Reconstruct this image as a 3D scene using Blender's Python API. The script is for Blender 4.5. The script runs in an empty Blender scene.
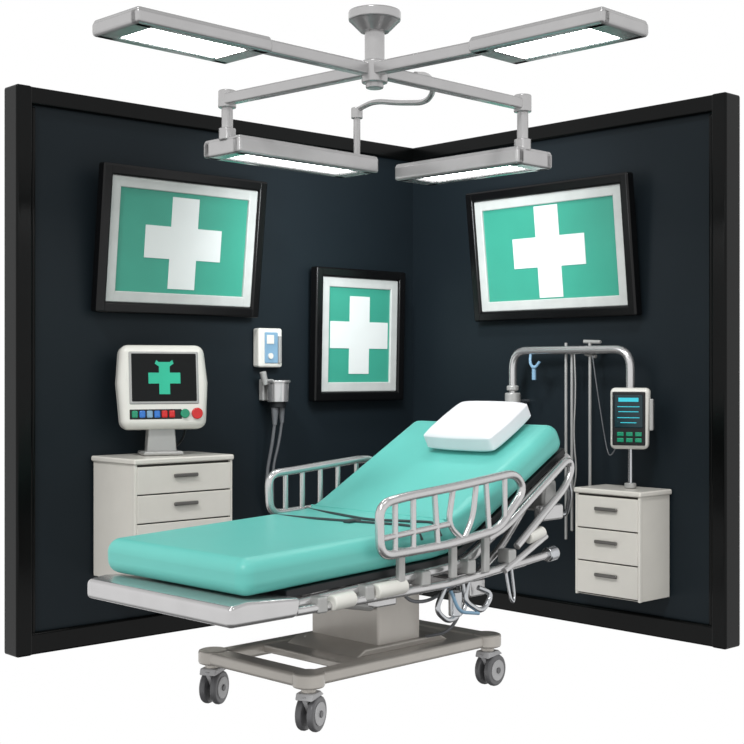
import bpy, bmesh, math
from mathutils import Vector, Matrix, Euler
sc = bpy.context.scene
sc.view_settings.view_transform = 'Standard'
COL = sc.collection

# ---------------------------------------------------------------- materials
def lin(c):
    return tuple(((v/255)/12.92 if v/255 <= 0.04045 else ((v/255+0.055)/1.055)**2.4) for v in c)
def mat(name, rgb, rough=0.45, metal=0.0, spec=0.5, var=0.06, scale=9.0, bump=0.0, emit=None, estr=0.0, coat=0.0):
    m = bpy.data.materials.new(name); m.use_nodes = True
    nt = m.node_tree; b = nt.nodes['Principled BSDF']
    c = lin(rgb)
    tc = nt.nodes.new('ShaderNodeTexCoord'); n = nt.nodes.new('ShaderNodeTexNoise')
    n.inputs['Scale'].default_value = scale; n.inputs['Detail'].default_value = 3
    nt.links.new(tc.outputs['Object'], n.inputs['Vector'])
    r = nt.nodes.new('ShaderNodeValToRGB')
    r.color_ramp.elements[0].position = 0.3; r.color_ramp.elements[1].position = 0.7
    r.color_ramp.elements[0].color = (*[v*(1-var) for v in c], 1)
    r.color_ramp.elements[1].color = (*[min(1, v*(1+var)) for v in c], 1)
    nt.links.new(n.outputs['Fac'], r.inputs['Fac']); nt.links.new(r.outputs['Color'], b.inputs['Base Color'])
    b.inputs['Roughness'].default_value = rough; b.inputs['Metallic'].default_value = metal
    b.inputs['Specular IOR Level'].default_value = spec
    b.inputs['Coat Weight'].default_value = coat
    if bump:
        bp = nt.nodes.new('ShaderNodeBump'); bp.inputs['Strength'].default_value = bump
        n2 = nt.nodes.new('ShaderNodeTexNoise'); n2.inputs['Scale'].default_value = 120
        nt.links.new(tc.outputs['Object'], n2.inputs['Vector'])
        nt.links.new(n2.outputs['Fac'], bp.inputs['Height']); nt.links.new(bp.outputs['Normal'], b.inputs['Normal'])
    if emit:
        b.inputs['Emission Color'].default_value = (*lin(emit), 1); b.inputs['Emission Strength'].default_value = estr
    return m
M_wall = mat('charcoal_wall_paint', (23, 31, 36), 0.5, spec=0.15, var=0.06, scale=2, bump=0.02)
M_trim = mat('black_gloss_trim', (7, 8, 8), 0.2, spec=0.14, var=0.1)
M_frame = mat('black_picture_frame', (11, 11, 12), 0.25, spec=0.28)
M_matte = mat('silver_mat_board', (190, 193, 190), 0.3)
M_teal = mat('teal_print', (60, 152, 131), 0.3, spec=0.4, var=0.05, scale=3)
M_cross = mat('white_cross_print', (220, 224, 222), 0.3, spec=0.4, var=0.01)
M_cab = mat('offwhite_cabinet', (216, 213, 205), 0.22, var=0.02)
M_gap = mat('drawer_gap', (60, 58, 55), 0.7)
M_handle = mat('handle_grey', (105, 103, 100), 0.3, metal=0.4)
M_plast = mat('white_plastic', (216, 215, 208), 0.2, var=0.02)
M_plast2 = mat('grey_plastic', (165, 165, 163), 0.25, metal=0.2, var=0.03)
M_metal = mat('painted_silver_metal', (200, 199, 199), 0.22, metal=0.75, var=0.03)
M_base = mat('base_warm_grey', (184, 179, 172), 0.24, metal=0.25, var=0.03)
M_steel = mat('brushed_steel', (190, 192, 195), 0.18, metal=0.95)
M_dark = mat('dark_deck', (26, 28, 30), 0.4, spec=0.3)
M_rub = mat('castor_rubber', (92, 92, 94), 0.3)
M_rub2 = mat('castor_hub', (172, 172, 173), 0.3)
M_matt = mat('teal_mattress_vinyl', (100, 189, 179), 0.38, spec=0.4, var=0.02, scale=4, bump=0.01)
M_pil = mat('white_pillow_cloth', (226, 227, 231), 0.6, spec=0.2, var=0.01, bump=0.04)
M_lamp = mat('lamp_body_silver', (184, 183, 183), 0.24, metal=0.55, var=0.03)
M_glow = mat('lamp_diffuser', (245, 245, 245), 0.4, emit=(255, 255, 255), estr=18)
M_scr = mat('black_screen', (8, 11, 12), 0.15, spec=0.2)
M_scrb = mat('teal_screen', (5, 26, 30), 0.2, emit=(8, 56, 66), estr=0.3)
M_gr = mat('teal_glow', (24, 160, 128), 0.4, emit=(24, 165, 130), estr=0.25)
M_cy = mat('cyan_glow', (50, 180, 195), 0.4, emit=(50, 180, 195), estr=0.3)
M_red = mat('red_button', (195, 30, 30), 0.2)
M_blue = mat('blue_button', (45, 110, 190), 0.2)
M_grn = mat('green_button', (22, 135, 100), 0.2)
M_lblue = mat('pale_blue_plastic', (120, 155, 180), 0.25)
M_hose = mat('grey_hose', (100, 102, 105), 0.3)
M_strap = mat('dark_strap', (48, 60, 62), 0.5)

# ---------------------------------------------------------------- helpers
def empty(name, loc=(0,0,0), rz=0, rx=0, ry=0):
    e = bpy.data.objects.new(name, None); COL.objects.link(e)
    e.empty_display_size = 0.1
    e.matrix_world = Matrix.Translation(loc) @ Matrix.Rotation(math.radians(rz), 4, 'Z') @ Matrix.Rotation(math.radians(rx), 4, 'X') @ Matrix.Rotation(math.radians(ry), 4, 'Y')
    return e
def finish(o, parent, m, bevel=0, seg=3, smooth=True):
    COL.objects.link(o)
    if parent: o.parent = parent
    if m: o.data.materials.append(m)
    if o.type == 'MESH' and smooth:
        for p in o.data.polygons: p.use_smooth = True
    if bevel:
        b = o.modifiers.new('bev', 'BEVEL'); b.width = bevel; b.segments = seg; b.limit_method = 'ANGLE'; b.angle_limit = math.radians(35)
        b.harden_normals = True
    elif o.type == 'MESH' and smooth:
        e = o.modifiers.new('es', 'EDGE_SPLIT'); e.split_angle = math.radians(40)
    return o
def box(name, parent, c, s, m, bevel=0.004, seg=2, rot=(0,0,0)):
    me = bpy.data.meshes.new(name); bm = bmesh.new(); bmesh.ops.create_cube(bm, size=1)
    bmesh.ops.scale(bm, vec=s, verts=bm.verts); bm.to_mesh(me); bm.free()
    o = bpy.data.objects.new(name, me); o.location = c; o.rotation_euler = [math.radians(a) for a in rot]
    return finish(o, parent, m, bevel, seg)
def cyl(name, parent, p1, p2, r, m, r2=None, bevel=0.0, n=32):
    p1 = Vector(p1); p2 = Vector(p2); d = p2-p1
    me = bpy.data.meshes.new(name); bm = bmesh.new()
    bmesh.ops.create_cone(bm, cap_ends=True, segments=n, radius1=r, radius2=r if r2 is None else r2, depth=d.length)
    bm.to_mesh(me); bm.free()
    o = bpy.data.objects.new(name, me); o.location = (p1+p2)/2
    o.rotation_mode = 'QUATERNION'; o.rotation_quaternion = d.to_track_quat('Z', 'Y')
    return finish(o, parent, m, bevel, 2)
def fillet(pts, rad, cyclic=False, n=7):
    pts = [Vector(p) for p in pts]; out = []; N = len(pts)
    for i in range(N):
        if not cyclic and i in (0, N-1): out.append(pts[i]); continue
        a, b, c = pts[i-1], pts[i], pts[(i+1) % N]
        r1 = min(rad, (a-b).length*0.49); r2 = min(rad, (c-b).length*0.49)
        s = b+(a-b).normalized()*r1; e = b+(c-b).normalized()*r2
        for k in range(n+1):
            t = k/n; out.append(s*(1-t)**2+b*2*t*(1-t)+e*t*t)
    return out
def tube(name, parent, pts, r, m, rad=0.05, cyclic=False):
    cu = bpy.data.curves.new(name, 'CURVE'); cu.dimensions = '3D'; cu.bevel_depth = r; cu.bevel_resolution = 5; cu.use_fill_caps = True
    P = fillet(pts, rad, cyclic); s = cu.splines.new('POLY'); s.points.add(len(P)-1)
    for i, p in enumerate(P): s.points[i].co = (*p, 1)
    s.use_cyclic_u = cyclic; s.use_smooth = True
    tmp = bpy.data.objects.new('tmp', cu); COL.objects.link(tmp)
    dg = bpy.context.evaluated_depsgraph_get(); me = bpy.data.meshes.new_from_object(tmp.evaluated_get(dg)); me.name = name
    bpy.data.objects.remove(tmp); me.materials.clear()
    o = bpy.data.objects.new(name, me)
    return finish(o, parent, m)
def prism(name, parent, prof, y0, y1, m, bevel=0.01, seg=3, axis='y'):
    """extrude profile given in (x,z) along y"""
    me = bpy.data.meshes.new(name); bm = bmesh.new()
    a = [bm.verts.new((x, y0, z)) for x, z in prof]; b = [bm.verts.new((x, y1, z)) for x, z in prof]
    bm.faces.new(a); bm.faces.new(b[::-1]); n = len(prof)
    for i in range(n): bm.faces.new((a[i], b[i], b[(i+1) % n], a[(i+1) % n]))
    bmesh.ops.recalc_face_normals(bm, faces=bm.faces); bm.to_mesh(me); bm.free()
    o = bpy.data.objects.new(name, me); return finish(o, parent, m, bevel, seg)
def plus(w, t):
    h = w/2; k = t/2
    return [(-k,-h),(k,-h),(k,-k),(h,-k),(h,k),(k,k),(k,h),(-k,h),(-k,k),(-h,k),(-h,-k),(-k,-k)]

# ---------------------------------------------------------------- room
CX, CY = 0.25, 8.04
AL, AR = 222.7, 132.7        # left wall: +x = away from corner, +y = into room ; right wall: -x = away from corner
LL, LR, H, T = 2.64, 2.19, 2.70, 0.10
FL = Matrix.Translation((CX, CY, 0)) @ Matrix.Rotation(math.radians(AL), 4, 'Z')
FR = Matrix.Translation((CX, CY, 0)) @ Matrix.Rotation(math.radians(AR), 4, 'Z')
def wl(s, n, z): return FL @ Vector((s, n, z))
def wr(s, n, z): return FR @ Vector((-s, n, z))
def worldbox(name, F, c, s, m, bevel=0.004):
    o = box(name, None, (0,0,0), s, m, bevel); o.matrix_world = F @ Matrix.Translation(c); return o
worldbox('wall_left', FL, ((LL-T)/2, -T/2, H/2), (LL+T, T, H), M_wall, 0)
worldbox('wall_right', FR, (-LR/2, -T/2, H/2), (LR, T, H), M_wall, 0)
tp = 0.028
k = 0
def trim(F, c, s):
    global k; k += 1
    worldbox('trim_%d' % k, F, c, s, M_trim, 0.012)
for F, L, sg in ((FL, LL, 1), (FR, LR, -1)):
    trim(F, (sg*(L/2+0.0), tp/2-T/2, H-0.035), (L+0.02, T+tp, 0.085))
    trim(F, (sg*(L/2+0.0), tp/2-T/2, 0.045), (L+0.02, T+tp, 0.105))
    trim(F, (sg*(L-0.03), tp/2-T/2, H/2), (0.085, T+tp+0.006, H+0.02))
    # thin inner bead of the frame
    trim(F, (sg*(L-0.085), 0.006, H/2), (0.022, 0.018, H-0.17))

# ---------------------------------------------------------------- pictures
def picture(F, side, s, n, z, w, h, tilt, cw=0.46, ct=0.16):
    e = bpy.data.objects.new('framed_cross_picture', None); COL.objects.link(e)
    e.matrix_world = F @ Matrix.Translation((side*s, n, z)) @ Matrix.Rotation(math.radians(-tilt), 4, 'X')
    fw = 0.055; mw = 0.055
    for sx in (-1, 1):
        box('frame_side', e, (sx*(w/2-fw/2), 0.008, 0), (fw, 0.06, h), M_frame, 0.012, 3)
        box('mat_side', e, (sx*(w/2-fw-mw/2), 0.014, 0), (mw, 0.024, h-2*fw), M_matte, 0.006, 2)
    for sz in (-1, 1):
        box('frame_rail', e, (0, 0.008, sz*(h/2-fw/2)), (w-0.002, 0.058, fw), M_frame, 0.012, 3)
        box('mat_rail', e, (0, 0.013, sz*(h/2-fw-mw/2)), (w-2*fw, 0.024, mw), M_matte, 0.006, 2)
    box('backing', e, (0, -0.008, 0), (w-0.04, 0.02, h-0.04), M_dark, 0)
    box('print', e, (0, 0.006, 0), (w-2*fw-mw, 0.014, h-2*fw-mw), M_teal, 0)
    prism('cross', e, plus(cw, ct), 0.0125, 0.0165, M_cross, 0.001, 1)
    return e
picture(FL, 1, 1.745, 0.075, 2.006, 1.01, 0.735, 6.3, 0.47, 0.165)
picture(FL, 1, 0.50, 0.05, 1.558, 0.70, 0.765, 1.5, 0.45, 0.155)
picture(FR, -1, 1.14, 0.075, 2.000, 1.13, 0.735, 6.3, 0.50, 0.165)

# ---------------------------------------------------------------- cabinets
def cabinet(F, side, s0, s1, depth, z0, z1, nd, hs):
    e = bpy.data.objects.new('drawer_cabinet', None); COL.objects.link(e)
    w = abs(s1-s0); h = z1-z0
    e.matrix_world = F @ Matrix.Translation((side*(s0+s1)/2, 0.012, z0))
    box('carcass', e, (0, depth/2-0.01, h/2-0.01), (w-0.01, depth-0.02, h-0.03), M_cab, 0.004)
    box('top', e, (0, depth/2, h-0.014), (w+0.012, depth+0.014, 0.028), M_cab, 0.009, 3)
    box('shadow_gap', e, (0, depth-0.022, h/2-0.01), (w-0.02, 0.012, h-0.04), M_gap, 0)
    dh = (h-0.05)/nd
    for i in range(nd):
        zc = h-0.036-dh*(i+0.5)
        box('drawer_front', e, (0, depth-0.009, zc), (w-0.03, 0.02, dh-0.006), M_cab, 0.004)
        box('handle', e, (hs, depth+0.010, zc+dh*0.12), (0.14, 0.014, 0.018), M_handle, 0.006, 3)
        box('handle_foot', e, (hs-0.05, depth+0.002, zc+dh*0.12), (0.012, 0.012, 0.012), M_handle, 0)
        box('handle_foot', e, (hs+0.05, depth+0.002, zc+dh*0.12), (0.012, 0.012, 0.012), M_handle, 0)
    for sx in (-1, 1):
        box('stile', e, (sx*(w/2-0.008), depth-0.012, h/2-0.01), (0.014, 0.022, h-0.03), M_cab, 0.003)
cabinet(FL, 1, 1.66, 2.235, 0.385, 0.33, 0.93, 4, 0.0)
cabinet(FR, -1, 1.467, 1.872, 0.26, 0.20, 0.752, 3, 0.0)

# ---------------------------------------------------------------- monitor on left cabinet
p = wl(1.96, 0.20, 0.932)
e = empty('patient_monitor', p, 22)
box('foot', e, (0, 0, 0.010), (0.20, 0.16, 0.02), M_plast2, 0.009, 3)
prism('neck', e, [(-0.075,0.015),(0.075,0.015),(0.065,0.16),(-0.065,0.16)], -0.035, 0.035, M_plast2, 0.008)
hd = empty('head'); hd.parent = e; hd.matrix_world = Matrix.Identity(4)
hd.matrix_parent_inverse = Matrix.Identity(4); hd.location = (0, 0, 0.335); hd.rotation_euler = (math.radians(-6), 0, 0)
prism('housing', hd, [(-0.205,-0.21),(0.22,-0.21),(0.235,0.02),(0.215,0.21),(-0.205,0.21),(-0.222,0.02)], -0.06, 0.06, M_plast, 0.042, 6)
box('bezel', hd, (0.005, -0.0575, 0.042), (0.350, 0.014, 0.262), M_plast2, 0.012, 3)
box('screen', hd, (0.005, -0.0640, 0.044), (0.325, 0.008, 0.238), M_scr, 0.006)
prism('screen_cross', hd, [(a+0.005, b+0.040) for a, b in plus(0.160, 0.054)], -0.0705, -0.067, M_gr, 0)
prism('screen_flare', hd, [(-0.022,0.119),(-0.034,0.130),(-0.042,0.112),(-0.022,0.098)], -0.0705, -0.067, M_gr, 0)
prism('screen_flare', hd, [(0.032,0.119),(0.046,0.130),(0.052,0.112),(0.032,0.098)], -0.0705, -0.067, M_gr, 0)
box('key_strip', hd, (-0.04, -0.058, -0.138), (0.26, 0.008, 0.050), M_dark, 0.003)
for x, m_ in ((-0.145,M_grn),(-0.108,M_blue),(-0.071,M_lblue),(-0.034,M_blue),(0.003,M_red),(0.040,M_red)):
    box('key_cap', hd, (x, -0.064, -0.138), (0.030, 0.014, 0.036), m_, 0.008, 4)
for x, m_, r in ((0.105,M_grn,.023),(0.167,M_red,.028)):
    cyl('button', hd, (x, -0.054, -0.136), (x, -0.074, -0.136), r, m_, bevel=0.004)
tube('rear_cable', e, [(0.10,0.05,0.20),(0.16,0.10,0.12),(0.12,0.12,0.03),(0.02,0.10,0.02)], 0.006, M_dark, 0.05)

# ---------------------------------------------------------------- wall dispenser & probe holder
e = bpy.data.objects.new('wall_glove_dispenser', None); COL.objects.link(e); e.matrix_world = FL @ Matrix.Translation((1.15, 0.001, 1.477))
box('body', e, (0, 0.03, 0), (0.165, 0.06, 0.215), M_plast, 0.014, 3)
box('blue_panel', e, (0.0, 0.062, 0.0), (0.09, 0.01, 0.17), M_lblue, 0.005)
box('label', e, (0.01, 0.068, 0.045), (0.05, 0.006, 0.05), M_plast, 0.003)
cyl('button', e, (0.01, 0.066, -0.045), (0.01, 0.074, -0.045), 0.016, M_plast)
box('dock', e, (-0.055, 0.065, -0.01), (0.02, 0.02, 0.15), M_plast2, 0.004)
e = bpy.data.objects.new('wall_probe_holder', None); COL.objects.link(e); e.matrix_world = FL @ Matrix.Translation((1.13, 0.001, 1.235))
box('bracket', e, (0.02, 0.02, 0.01), (0.08, 0.04, 0.12), M_plast2, 0.008)
cyl('cup', e, (0.0, 0.095, -0.055), (0.0, 0.095, 0.055), 0.058, M_metal, 0.062, bevel=0.004)
cyl('rim', e, (0.0, 0.095, 0.05), (0.0, 0.095, 0.064), 0.070, M_metal, bevel=0.003)
cyl('collar', e, (0.0, 0.095, -0.085), (0.0, 0.095, -0.052), 0.045, M_dark, bevel=0.003)
cyl('probe', e, (0.065, 0.07, 0.04), (0.085, 0.07, 0.11), 0.018, M_plast2, bevel=0.003)
cyl('probe_tail', e, (0.022, 0.095, -0.18), (0.020, 0.095, -0.08), 0.012, M_hose, 0.022)
cyl('probe_tail', e, (-0.028, 0.095, -0.17), (-0.024, 0.095, -0.08), 0.011, M_hose, 0.020)
tube('hose', e, [(0.022,0.095,-0.17),(0.03,0.08,-0.30),(0.05,0.06,-0.44),(0.04,0.05,-0.60),(-0.02,0.04,-0.70)], 0.009, M_hose, 0.08)
tube('hose', e, [(-0.028,0.095,-0.16),(-0.02,0.08,-0.28),(0.01,0.06,-0.42),(0.0,0.05,-0.62)], 0.008, M_hose, 0.08)

# ---------------------------------------------------------------- IV rail on right wall
e = bpy.data.objects.new('iv_pole_rail', None); COL.objects.link(e); e.matrix_world = FR.copy()
N = 0.13; zt = 1.46
tube('arch', e, [(-0.92,N,0.55),(-0.92,N,zt),(-1.71,N,zt),(-1.71,N,0.754)], 0.013, M_steel, 0.10)
tube('arch_sleeve', e, [(-0.92,N,1.19),(-0.92,N,zt),(-1.71,N,zt),(-1.71,N,1.25)], 0.022, M_metal, 0.10)
cyl('knuckle', e, (-0.92,N,1.15), (-0.92,N,1.23), 0.044, M_plast2, bevel=0.008)
cyl('knuckle', e, (-0.92,N,1.24), (-0.92,N,1.27), 0.034, M_plast2, bevel=0.008)
cyl('collar', e, (-1.71,N,0.754), (-1.71,N,0.78), 0.03, M_plast2, bevel=0.004)
cyl('wall_arm', e, (-0.92,0.001,1.18), (-0.92,N,1.18), 0.014, M_steel)
cyl('wall_arm', e, (-1.45,0.001,zt), (-1.45,N,zt), 0.012, M_steel)
for s, zb, ztop in ((1.27,0.45,1.50),(1.43,0.45,1.47),(1.31,0.5,1.44)):
    cyl('thin_pole', e, (-s,N-0.03,zb), (-s,N-0.03,ztop), 0.008, M_plast2)
for s in (1.27,1.43,1.31):
    cyl('pole_foot', e, (-s,0.001,0.5), (-s,N-0.03,0.5), 0.006, M_steel)
cyl('cross_hook', e, (-1.39,N-0.03,1.505), (-1.50,N-0.03,1.50), 0.010, M_plast2, bevel=0.003)
cyl('cross_hook', e, (-1.40,N-0.03,1.44), (-1.47,N-0.03,1.425), 0.011, M_plast2, bevel=0.003)
cyl('cross_hook_stem', e, (-1.43,N-0.03,1.46), (-1.43,N-0.03,1.51), 0.009, M_plast2)
tube('hook', e, [(-1.05,N,1.45),(-1.06,N+.02,1.39),(-1.10,N+.03,1.36),(-1.13,N+.02,1.40)], 0.008, M_lblue, 0.03)
cyl('hook_clip', e, (-1.09,N+0.02,1.30), (-1.09,N+0.02,1.38), 0.012, M_lblue, bevel=0.003)
tube('iv_line', e, [(-1.35,N,1.45),(-1.36,N,1.25),(-1.345,N,1.0),(-1.37,N,0.78),(-1.30,N,0.62)], 0.004, M_plast2, 0.1)
tube('iv_line', e, [(-1.66,N+0.02,1.0),(-1.60,N+0.02,0.90),(-1.56,N,0.95),(-1.50,N,1.25),(-1.47,N,1.43)], 0.003, M_hose, 0.1)

p = wr(1.71, 0.13, 1.11)
e = empty('infusion_pump', p + Vector((-0.005,-0.045,0)), -20)
prism('housing', e, [(-0.10,-0.155),(0.09,-0.155),(0.10,0.155),(-0.10,0.155)], -0.045, 0.02, M_plast, 0.024, 4)
box('face', e, (-0.004, -0.047, 0.0), (0.165, 0.012, 0.27), M_dark, 0.01, 3)
box('screen', e, (-0.004, -0.054, 0.037), (0.14, 0.008, 0.165), M_scrb, 0.004)
for i, (w_, z_) in enumerate(((0.10,0.095),(0.11,0.060),(0.10,0.035),(0.11,0.005),(0.08,-0.02))):
    box('readout', e, (-0.004, -0.0585, z_), (w_, 0.003, 0.020 if i == 0 else 0.004), M_cy, 0)
for x, z_ in ((-0.045,-0.078),(0.0,-0.078),(0.045,-0.078),(-0.045,-0.108),(0.0,-0.108),(0.045,-0.108)):
    box('key', e, (x, -0.055, z_), (0.034, 0.010, 0.022), M_grn, 0.004)
box('side_clamp', e, (0.105, -0.02, 0.02), (0.02, 0.04, 0.16), M_plast2, 0.006)

# ---------------------------------------------------------------- ceiling light
HB = Vector((0.01, 5.0, 2.49))
e = empty('surgical_ceiling_light', HB)
cyl('ceiling_flange', e, (0,0,0.185), (0,0,0.225), 0.10, M_lamp, bevel=0.008, n=48)
cyl('ceiling_flange_skirt', e, (0,0,0.145), (0,0,0.185), 0.055, M_lamp, 0.095)
cyl('down_tube', e, (0,0,0.02), (0,0,0.15), 0.038, M_lamp)
cyl('hub', e, (0,0,-0.05), (0,0,0.035), 0.05, M_lamp, bevel=0.006)
cyl('hub_cap', e, (0,0,-0.07), (0,0,-0.045), 0.034, M_lamp, bevel=0.006)
def arm(a, b):
    a = Vector(a); b = Vector(b); d = b-a
    o = box('arm', e, (a+b)/2, (d.length, 0.048, 0.048), M_lamp, 0.010, 3)
    o.rotation_euler = (0, -math.asin(d.z/d.length), math.atan2(d.y, d.x)); return o
arm((-0.44,-0.42,0.0), (0.66,0.66,0.0)); arm((0.46,-0.43,0.0), (-0.64,0.55,0.0))
def lamp(c, ang, L, W, th=0.05, b=0.04):
    h = empty('lamp_head'); h.parent = e; h.location = Vector(c)-HB; h.rotation_euler = (0, 0, math.radians(ang))
    box('shell', h, (0,0,0.012), (L, W, th-0.02), M_lamp, 0.012, 3)
    for sy in (-1,1): box('rim_long', h, (0, sy*(W/2-b/2+0.004), -0.004), (L+0.006, b, th), M_lamp, 0.014, 3)
    for sx in (-1,1): box('rim_end', h, (sx*(L/2-0.04), 0, -0.004), (0.086, W+0.006, th), M_lamp, 0.014, 3)
    box('diffuser', h, (0, 0, -0.014), (L-0.15, W-2*b+0.006, 0.024), M_glow, 0.004)
lamp((-0.635,4.455,2.48), 45, 0.56, 0.26, 0.05, 0.05); lamp((0.625,4.46,2.48), -45, 0.56, 0.26, 0.05, 0.05)
lamp((-0.345,5.83,2.295), 45, 0.82, 0.24, 0.07, 0.055); lamp((0.445,5.90,2.265), -45, 0.72, 0.24, 0.07, 0.055)
for (x,y,zb) in ((-0.62,0.545,-0.17),(0.635,0.635,-0.20)):
    cyl('drop_post', e, (x,y,zb), (x,y,0.02), 0.024, M_lamp)
    cyl('post_joint', e, (x,y,-0.035), (x,y,0.04), 0.038, M_lamp, bevel=0.006)
    cyl('post_collar', e, (x,y,zb), (x,y,zb+0.05), 0.036, M_lamp, bevel=0.005)
cyl('stay_post', e, (-0.08,1.11,-0.17), (-0.08,1.11,0.06), 0.016, M_lamp)
cyl('stay_joint', e, (-0.08,1.11,0.03), (-0.08,1.11,0.08), 0.027, M_lamp, bevel=0.004)
tube('stay_cable', e, [(-0.08,1.11,0.07),(0.0,1.0,0.09),(0.10,0.85,0.05),(0.22,0.6,0.0),(0.25,0.5,0.03),(0.22,0.30,0.05),(0.16,0.16,0.02)], 0.012, M_lamp, 0.09)

# ---------------------------------------------------------------- hospital bed
e = empty('hospital_bed', (-0.074, 5.48, 0), 45)
B = e
def castor(x, y, ang):
    c = empty('castor'); c.parent = B; c.location = (x, y, 0); c.rotation_euler = (0, 0, math.radians(ang))
    for sy in (-1, 1):
        cyl('wheel', c, (0.02, sy*0.010, 0.068), (0.02, sy*0.038, 0.068), 0.068, M_rub, bevel=0.010)
        cyl('hub', c, (0.02, sy*0.036, 0.068), (0.02, sy*0.042, 0.068), 0.045, M_rub2, bevel=0.003)
        cyl('axle', c, (0.02, sy*0.040, 0.068), (0.02, sy*0.047, 0.068), 0.013, M_rub, bevel=0.002)
    prism('fork', c, [(-0.035,0.12),(-0.045,0.14),(0.035,0.14),(0.055,0.12),(0.03,0.06),(0.01,0.06)], -0.009, 0.009, M_rub2, 0.003)
    prism('hood', c, [(-0.045,0.125),(-0.035,0.152),(0.035,0.152),(0.065,0.132)], -0.036, 0.036, M_rub2, 0.006)
    cyl('stem', c, (0,0,0.14), (0,0,0.175), 0.028, M_base)
for x, y, a in ((-0.52,-0.29,22),(0.515,-0.29,5),(-0.52,0.29,25),(0.515,0.29,10)): castor(x, y, a)
for sy in (-1,1):
    box('base_beam', e, (0, sy*0.275, 0.195), (1.12, 0.075, 0.05), M_base, 0.016, 4)
for sx in (-1,1):
    box('base_crossbeam', e, (sx*0.515, 0, 0.195), (0.10, 0.62, 0.052), M_base, 0.018, 4)
    for sy in (-1,1):
        cyl('corner_pad', e, (sx*0.515, sy*0.285, 0.168), (sx*0.515, sy*0.285, 0.224), 0.062, M_base, bevel=0.010)
box('base_deck', e, (0.10, 0, 0.20), (0.78, 0.52, 0.03), M_base, 0.008)
prism('base_plinth', e, [(-0.20,0.21),(0.36,0.21),(0.30,0.24),(-0.14,0.24)], -0.21, 0.21, M_base, 0.008)
box('lift_column', e, (0.075, 0.01, 0.36), (0.25, 0.40, 0.28), M_base, 0.012, 3)
box('lift_column_upper', e, (0.075, 0.0, 0.49), (0.32, 0.44, 0.06), M_metal, 0.012, 3)
def strip(pts, th):
    out = []
    for i, p in enumerate(pts):
        a = Vector(pts[max(i-1,0)]); b = Vector(pts[min(i+1, len(pts)-1)]); d = (b-a).normalized()
        out.append((p[0]+d.y*th, p[1]-d.x*th))
    return out
top = [(-0.95,0.698),(-0.55,0.714),(0.04,0.737),(0.10,0.744),(0.15,0.760),(0.21,0.790),(0.50,0.95),(0.83,1.13)]
bot = strip(top, 0.136)
prism('mattress', e, top+bot[::-1], -0.43, 0.43, M_matt, 0.054, 8)
# piped seam across the fold of the head section
tube('mattress_seam', e, [(0.125,-0.40,0.7515),(0.125,0.40,0.7515)], 0.004, M_matt, 0.01)
tcut = [(-0.74,0.7065)] + top[1:]
b2 = strip(tcut, 0.138); b3 = strip(tcut, 0.168)
prism('deck_panel', e, b2+b3[::-1], -0.41, 0.41, M_dark, 0.004)
prism('foot_bumper', e, [(-1.03,0.476),(-0.72,0.476),(-0.70,0.545),(-0.95,0.560),(-1.03,0.550)], -0.46, 0.42, M_metal, 0.020, 5)
for sy in (-1,1):
    tube('side_frame', e, [(-0.74,sy*0.40,0.508),(0.24,sy*0.40,0.565),(0.93,sy*0.40,0.965)], 0.022, M_metal, 0.08)
    tube('lower_rail', e, [(-0.72,sy*0.44,0.495),(0.10,sy*0.44,0.50),(0.74,sy*0.44,0.555)], 0.017, M_metal, 0.08)
    cyl('rail_knob', e, (0.73,sy*0.44,0.554), (0.79,sy*0.44,0.559), 0.032, M_steel, bevel=0.008)
    for x in (-0.60,-0.36,-0.05,0.22,0.48):
        box('rail_clamp', e, (x, sy*0.425, 0.505+0.07*(x+0.6)*0.9), (0.05, 0.07, 0.06), M_plast2, 0.01, 3)
    for x, l in ((-0.50,0.11),(-0.25,0.16)):
        cyl('actuator_pad', e, (x-l/2, sy*0.45, 0.50+0.06*(x+0.6)), (x+l/2, sy*0.45, 0.505+0.06*(x+0.6)), 0.030, M_plast, bevel=0.008)
    tube('backrest_strut', e, [(0.36,sy*0.36,0.50),(0.52,sy*0.36,0.60),(0.82,sy*0.36,0.90)], 0.016, M_metal, 0.05)
    tube('backrest_rail', e, [(0.33,sy*0.445,0.66),(0.45,sy*0.445,0.70),(0.88,sy*0.445,0.965),(0.91,sy*0.445,0.92),(0.86,sy*0.445,0.84),(0.52,sy*0.445,0.61)], 0.016, M_metal, 0.05)
for x, z_ in ((-0.70,0.495),(-0.40,0.51),(-0.1,0.53),(0.2,0.54)):
    box('cross_member', e, (x, 0, z_), (0.06, 0.80, 0.035), M_metal, 0.006)
box('main_spine', e, (-0.28, 0, 0.475), (0.70, 0.22, 0.05), M_metal, 0.01, 3)
prism('head_subframe', e, [(0.18,0.46),(0.70,0.50),(0.72,0.53),(0.18,0.51)], -0.36, 0.36, M_metal, 0.01)
cyl('lift_actuator', e, (0.25,-0.12,0.42), (0.78,-0.12,0.78), 0.030, M_plast2, bevel=0.006)
cyl('lift_actuator_rod', e, (0.6,-0.12,0.657), (0.86,-0.12,0.835), 0.018, M_steel)
box('motor_housing', e, (0.84, -0.30, 0.80), (0.10, 0.16, 0.14), M_plast2, 0.02, 4)
box('motor_housing', e, (0.80, -0.40, 0.73), (0.16, 0.05, 0.07), M_metal, 0.015, 3)
cyl('head_crossbar', e, (0.92,-0.42,0.94), (0.92,0.42,0.94), 0.018, M_metal)
tube('head_handle', e, [(0.86,-0.35,0.74),(0.95,-0.38,0.70),(0.93,-0.42,0.80),(0.90,-0.43,0.86)], 0.011, M_steel, 0.03)
cyl('pump_bottle', e, (0.60,-0.44,0.64), (0.70,-0.44,0.655), 0.028, M_plast, bevel=0.006)
cyl('hand_lever', e, (0.42,-0.46,0.52), (0.70,-0.46,0.64), 0.013, M_metal)
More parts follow.
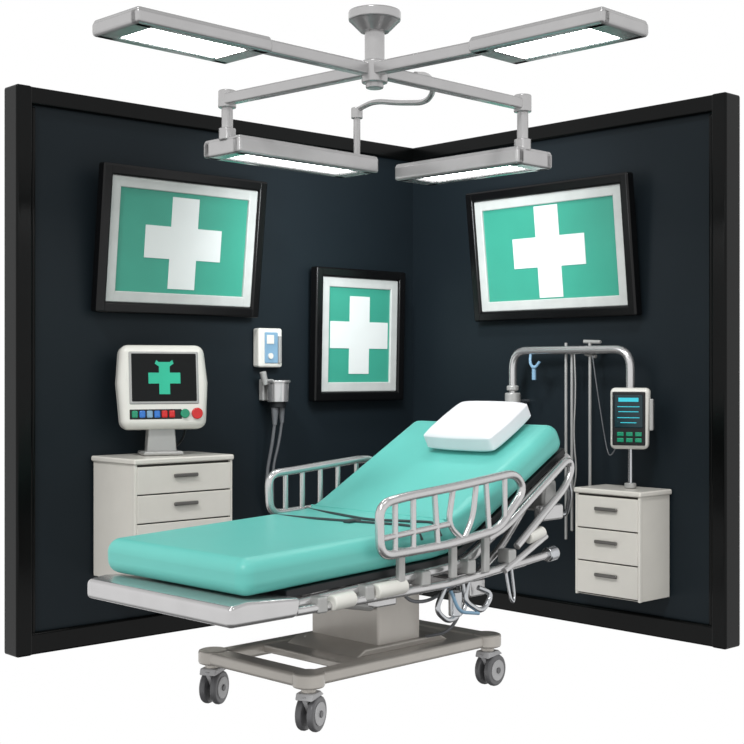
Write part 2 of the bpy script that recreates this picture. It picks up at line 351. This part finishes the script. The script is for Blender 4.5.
tube('hanging_hook', e, [(0.10,-0.42,0.49),(0.04,-0.42,0.40),(0.12,-0.42,0.34),(0.23,-0.42,0.39),(0.20,-0.42,0.49)], 0.011, M_steel, 0.04)
tube('hanging_hook', e, [(0.24,-0.42,0.50),(0.20,-0.43,0.42),(0.30,-0.44,0.36),(0.37,-0.44,0.43),(0.30,-0.42,0.46)], 0.011, M_steel, 0.04)
tube('hanging_hook', e, [(0.12,-0.43,0.47),(0.16,-0.44,0.38),(0.28,-0.44,0.36)], 0.007, M_lblue, 0.04)
cyl('hanging_bottle', e, (0.17,-0.41,0.36), (0.17,-0.41,0.46), 0.028, M_steel, bevel=0.006)
tube('drain_cable', e, [(0.45,-0.44,0.53),(0.46,-0.46,0.40),(0.48,-0.46,0.38),(0.50,-0.45,0.41),(0.49,-0.44,0.53)], 0.006, M_steel, 0.04)
tube('power_cable', e, [(-0.10,-0.36,0.50),(-0.06,-0.37,0.44),(0.04,-0.38,0.43),(0.12,-0.39,0.46),(0.30,-0.38,0.50)], 0.007, M_hose, 0.05)
tube('power_cable', e, [(0.30,-0.30,0.48),(0.32,-0.32,0.36),(0.28,-0.28,0.26),(0.22,-0.20,0.24)], 0.007, M_hose, 0.06)
cyl('tilt_actuator', e, (-0.42,-0.16,0.47), (-0.06,-0.16,0.40), 0.024, M_plast2, bevel=0.006)
box('foot_bracket', e, (-0.18, -0.34, 0.465), (0.12, 0.05, 0.06), M_metal, 0.01, 3)
box('head_bracket', e, (0.34, -0.36, 0.45), (0.10, 0.05, 0.07), M_metal, 0.01, 3)
def guard(y, outer, bars, mid):
    tube('guard_rail_loop', e, [(x, y, z_) for x, z_ in outer], 0.018, M_metal, 0.06, True)
    for (x1,z1),(x2,z2) in bars: tube('guard_rail_bar', e, [(x1,y,z1),(x2,y,z2)], 0.012, M_metal)
    for m_ in mid: tube('guard_rail_mid', e, [(a,y,b) for a, b in m_], 0.012, M_metal, 0.05)
guard(-0.478, [(-0.33,0.655),(-0.335,0.85),(-0.20,0.868),(0.10,0.89),(0.47,0.925),(0.53,0.85),(0.36,0.70),(0.05,0.665)],
      [((-0.25,0.66),(-0.25,0.86)),((-0.15,0.66),(-0.15,0.87)),((-0.01,0.665),(-0.03,0.88)),((0.30,0.69),(0.28,0.90)),((0.40,0.74),(0.40,0.91))],
      [[(0.08,0.885),(0.05,0.74),(0.14,0.675)],[(0.22,0.895),(0.20,0.76),(0.14,0.675)],[(-0.33,0.72),(0.05,0.745)]])
guard(0.478, [(-0.05,0.72),(-0.06,0.895),(0.10,0.905),(0.50,0.935),(0.60,0.93),(0.60,0.75),(0.40,0.73)],
      [((0.04,0.72),(0.04,0.90)),((0.14,0.72),(0.14,0.905)),((0.25,0.72),(0.25,0.915)),((0.36,0.73),(0.36,0.92)),((0.48,0.735),(0.48,0.93))], [])
for y, xs in ((-0.458,(-0.2,0.1,0.3)),(0.458,(0.05,0.35))):
    for x in xs: box('guard_mount', e, (x, y, 0.60), (0.035, 0.026, 0.15), M_plast2, 0.008, 3)
def topz(x):
    for (a, b), (c, d) in zip(top, top[1:]):
        if a <= x <= c: return b+(d-b)*(x-a)/(c-a)
    return top[-1][1]
def strap(pts):
    tube('safety_strap', e, [(x, y, topz(x)+0.004 + dz) for x, y, dz in pts], 0.006, M_strap, 0.06)
strap([(-0.10,0.41,-0.01),(-0.12,0.10,0),(-0.05,-0.30,0),(-0.05,-0.40,-0.0),(-0.05,-0.432,-0.05)])
strap([(0.10,0.41,-0.01),(0.02,0.10,0),(-0.02,-0.10,0),(0.06,-0.35,0),(0.06,-0.40,-0.0),(0.06,-0.432,-0.05)])
box('strap_buckle', e, (-0.09, -0.08, topz(-0.09)+0.006), (0.07, 0.04, 0.014), M_strap, 0.005)

# pillow
def pillow():
    me = bpy.data.meshes.new('pillow'); bm = bmesh.new(); bmesh.ops.create_cube(bm, size=1)
    bmesh.ops.subdivide_edges(bm, edges=bm.edges, cuts=15, use_grid_fill=True)
    for v in bm.verts:
        x, y, z = v.co*2
        ex = max(abs(x), abs(y)); f = (1-abs(x)**6)**0.5*(1-abs(y)**6)**0.5 if ex < 1 else 0
        zz = z*(0.55+0.45*f)
        r = 1-0.05*(x*x*y*y)
        v.co = (x*r*0.160, y*r*0.205, zz*0.056)
    bm.to_mesh(me); bm.free()
    o = bpy.data.objects.new('pillow', me); finish(o, None, M_pil)
    o.modifiers.remove(o.modifiers[0])
    s = o.modifiers.new('s', 'SUBSURF'); s.levels = 1; s.render_levels = 2
    sm = o.modifiers.new('sm', 'SMOOTH'); sm.factor = 0.7; sm.iterations = 10
    Mb = Matrix.Translation((-0.074, 5.48, 0)) @ Matrix.Rotation(math.radians(45), 4, 'Z')
    x = 0.69; o.matrix_world = Mb @ Matrix.Translation((x-0.028, -0.105, topz(x)+0.051)) @ Matrix.Rotation(math.radians(-28.8), 4, 'Y')
pillow()

# ---------------------------------------------------------------- world & light
w = bpy.data.worlds.new('white_studio'); sc.world = w; w.use_nodes = True; nt = w.node_tree
bg = nt.nodes['Background']; tc = nt.nodes.new('ShaderNodeTexCoord'); sp = nt.nodes.new('ShaderNodeSeparateXYZ')
def mrange(a, b, c, d):
    mr = nt.nodes.new('ShaderNodeMapRange'); mr.interpolation_type = 'SMOOTHSTEP'
    for k_, v_ in zip(('From Min','From Max','To Min','To Max'), (a, b, c, d)): mr.inputs[k_].default_value = v_
    nt.links.new(sp.outputs['Z'], mr.inputs['Value']); return mr
m1 = mrange(-0.70, -0.33, 0.05, 1.0); m2 = mrange(0.34, 0.7, 1.0, 0.5)
mu = nt.nodes.new('ShaderNodeMath'); mu.operation = 'MULTIPLY'
nt.links.new(tc.outputs['Generated'], sp.inputs[0])
nt.links.new(m1.outputs[0], mu.inputs[0]); nt.links.new(m2.outputs[0], mu.inputs[1])
nt.links.new(mu.outputs[0], bg.inputs['Strength']); bg.inputs['Color'].default_value = (1,1,1,1)
sun = bpy.data.objects.new('key_sun', bpy.data.lights.new('key_sun', 'SUN')); COL.objects.link(sun)
sun.data.energy = 1.4; sun.data.angle = math.radians(8)
sun.rotation_euler = Vector((0.25, 0.70, -0.85)).to_track_quat('-Z', 'Y').to_euler()
# added spot with no visible fixture, brightens the upper walls around the corner
sp_ = bpy.data.objects.new('corner_wash_spot', bpy.data.lights.new('corner_wash_spot', 'SPOT')); COL.objects.link(sp_)
sp_.location = (0.05, 6.25, 2.15); sp_.data.energy = 95; sp_.data.spot_size = math.radians(150); sp_.data.spot_blend = 1.0
sp_.data.shadow_soft_size = 0.25; sp_.data.color = (0.93, 0.97, 1.0)
sp_.rotation_euler = (Vector((0.22, 8.04, 1.95))-sp_.location).to_track_quat('-Z', 'Y').to_euler()

cam = bpy.data.objects.new('camera', bpy.data.cameras.new('camera')); COL.objects.link(cam)
cam.location = (0, 0, 1.344); cam.rotation_euler = (math.radians(90), 0, 0)
cam.data.sensor_width = 36; cam.data.lens = 36*1316/744; sc.camera = cam
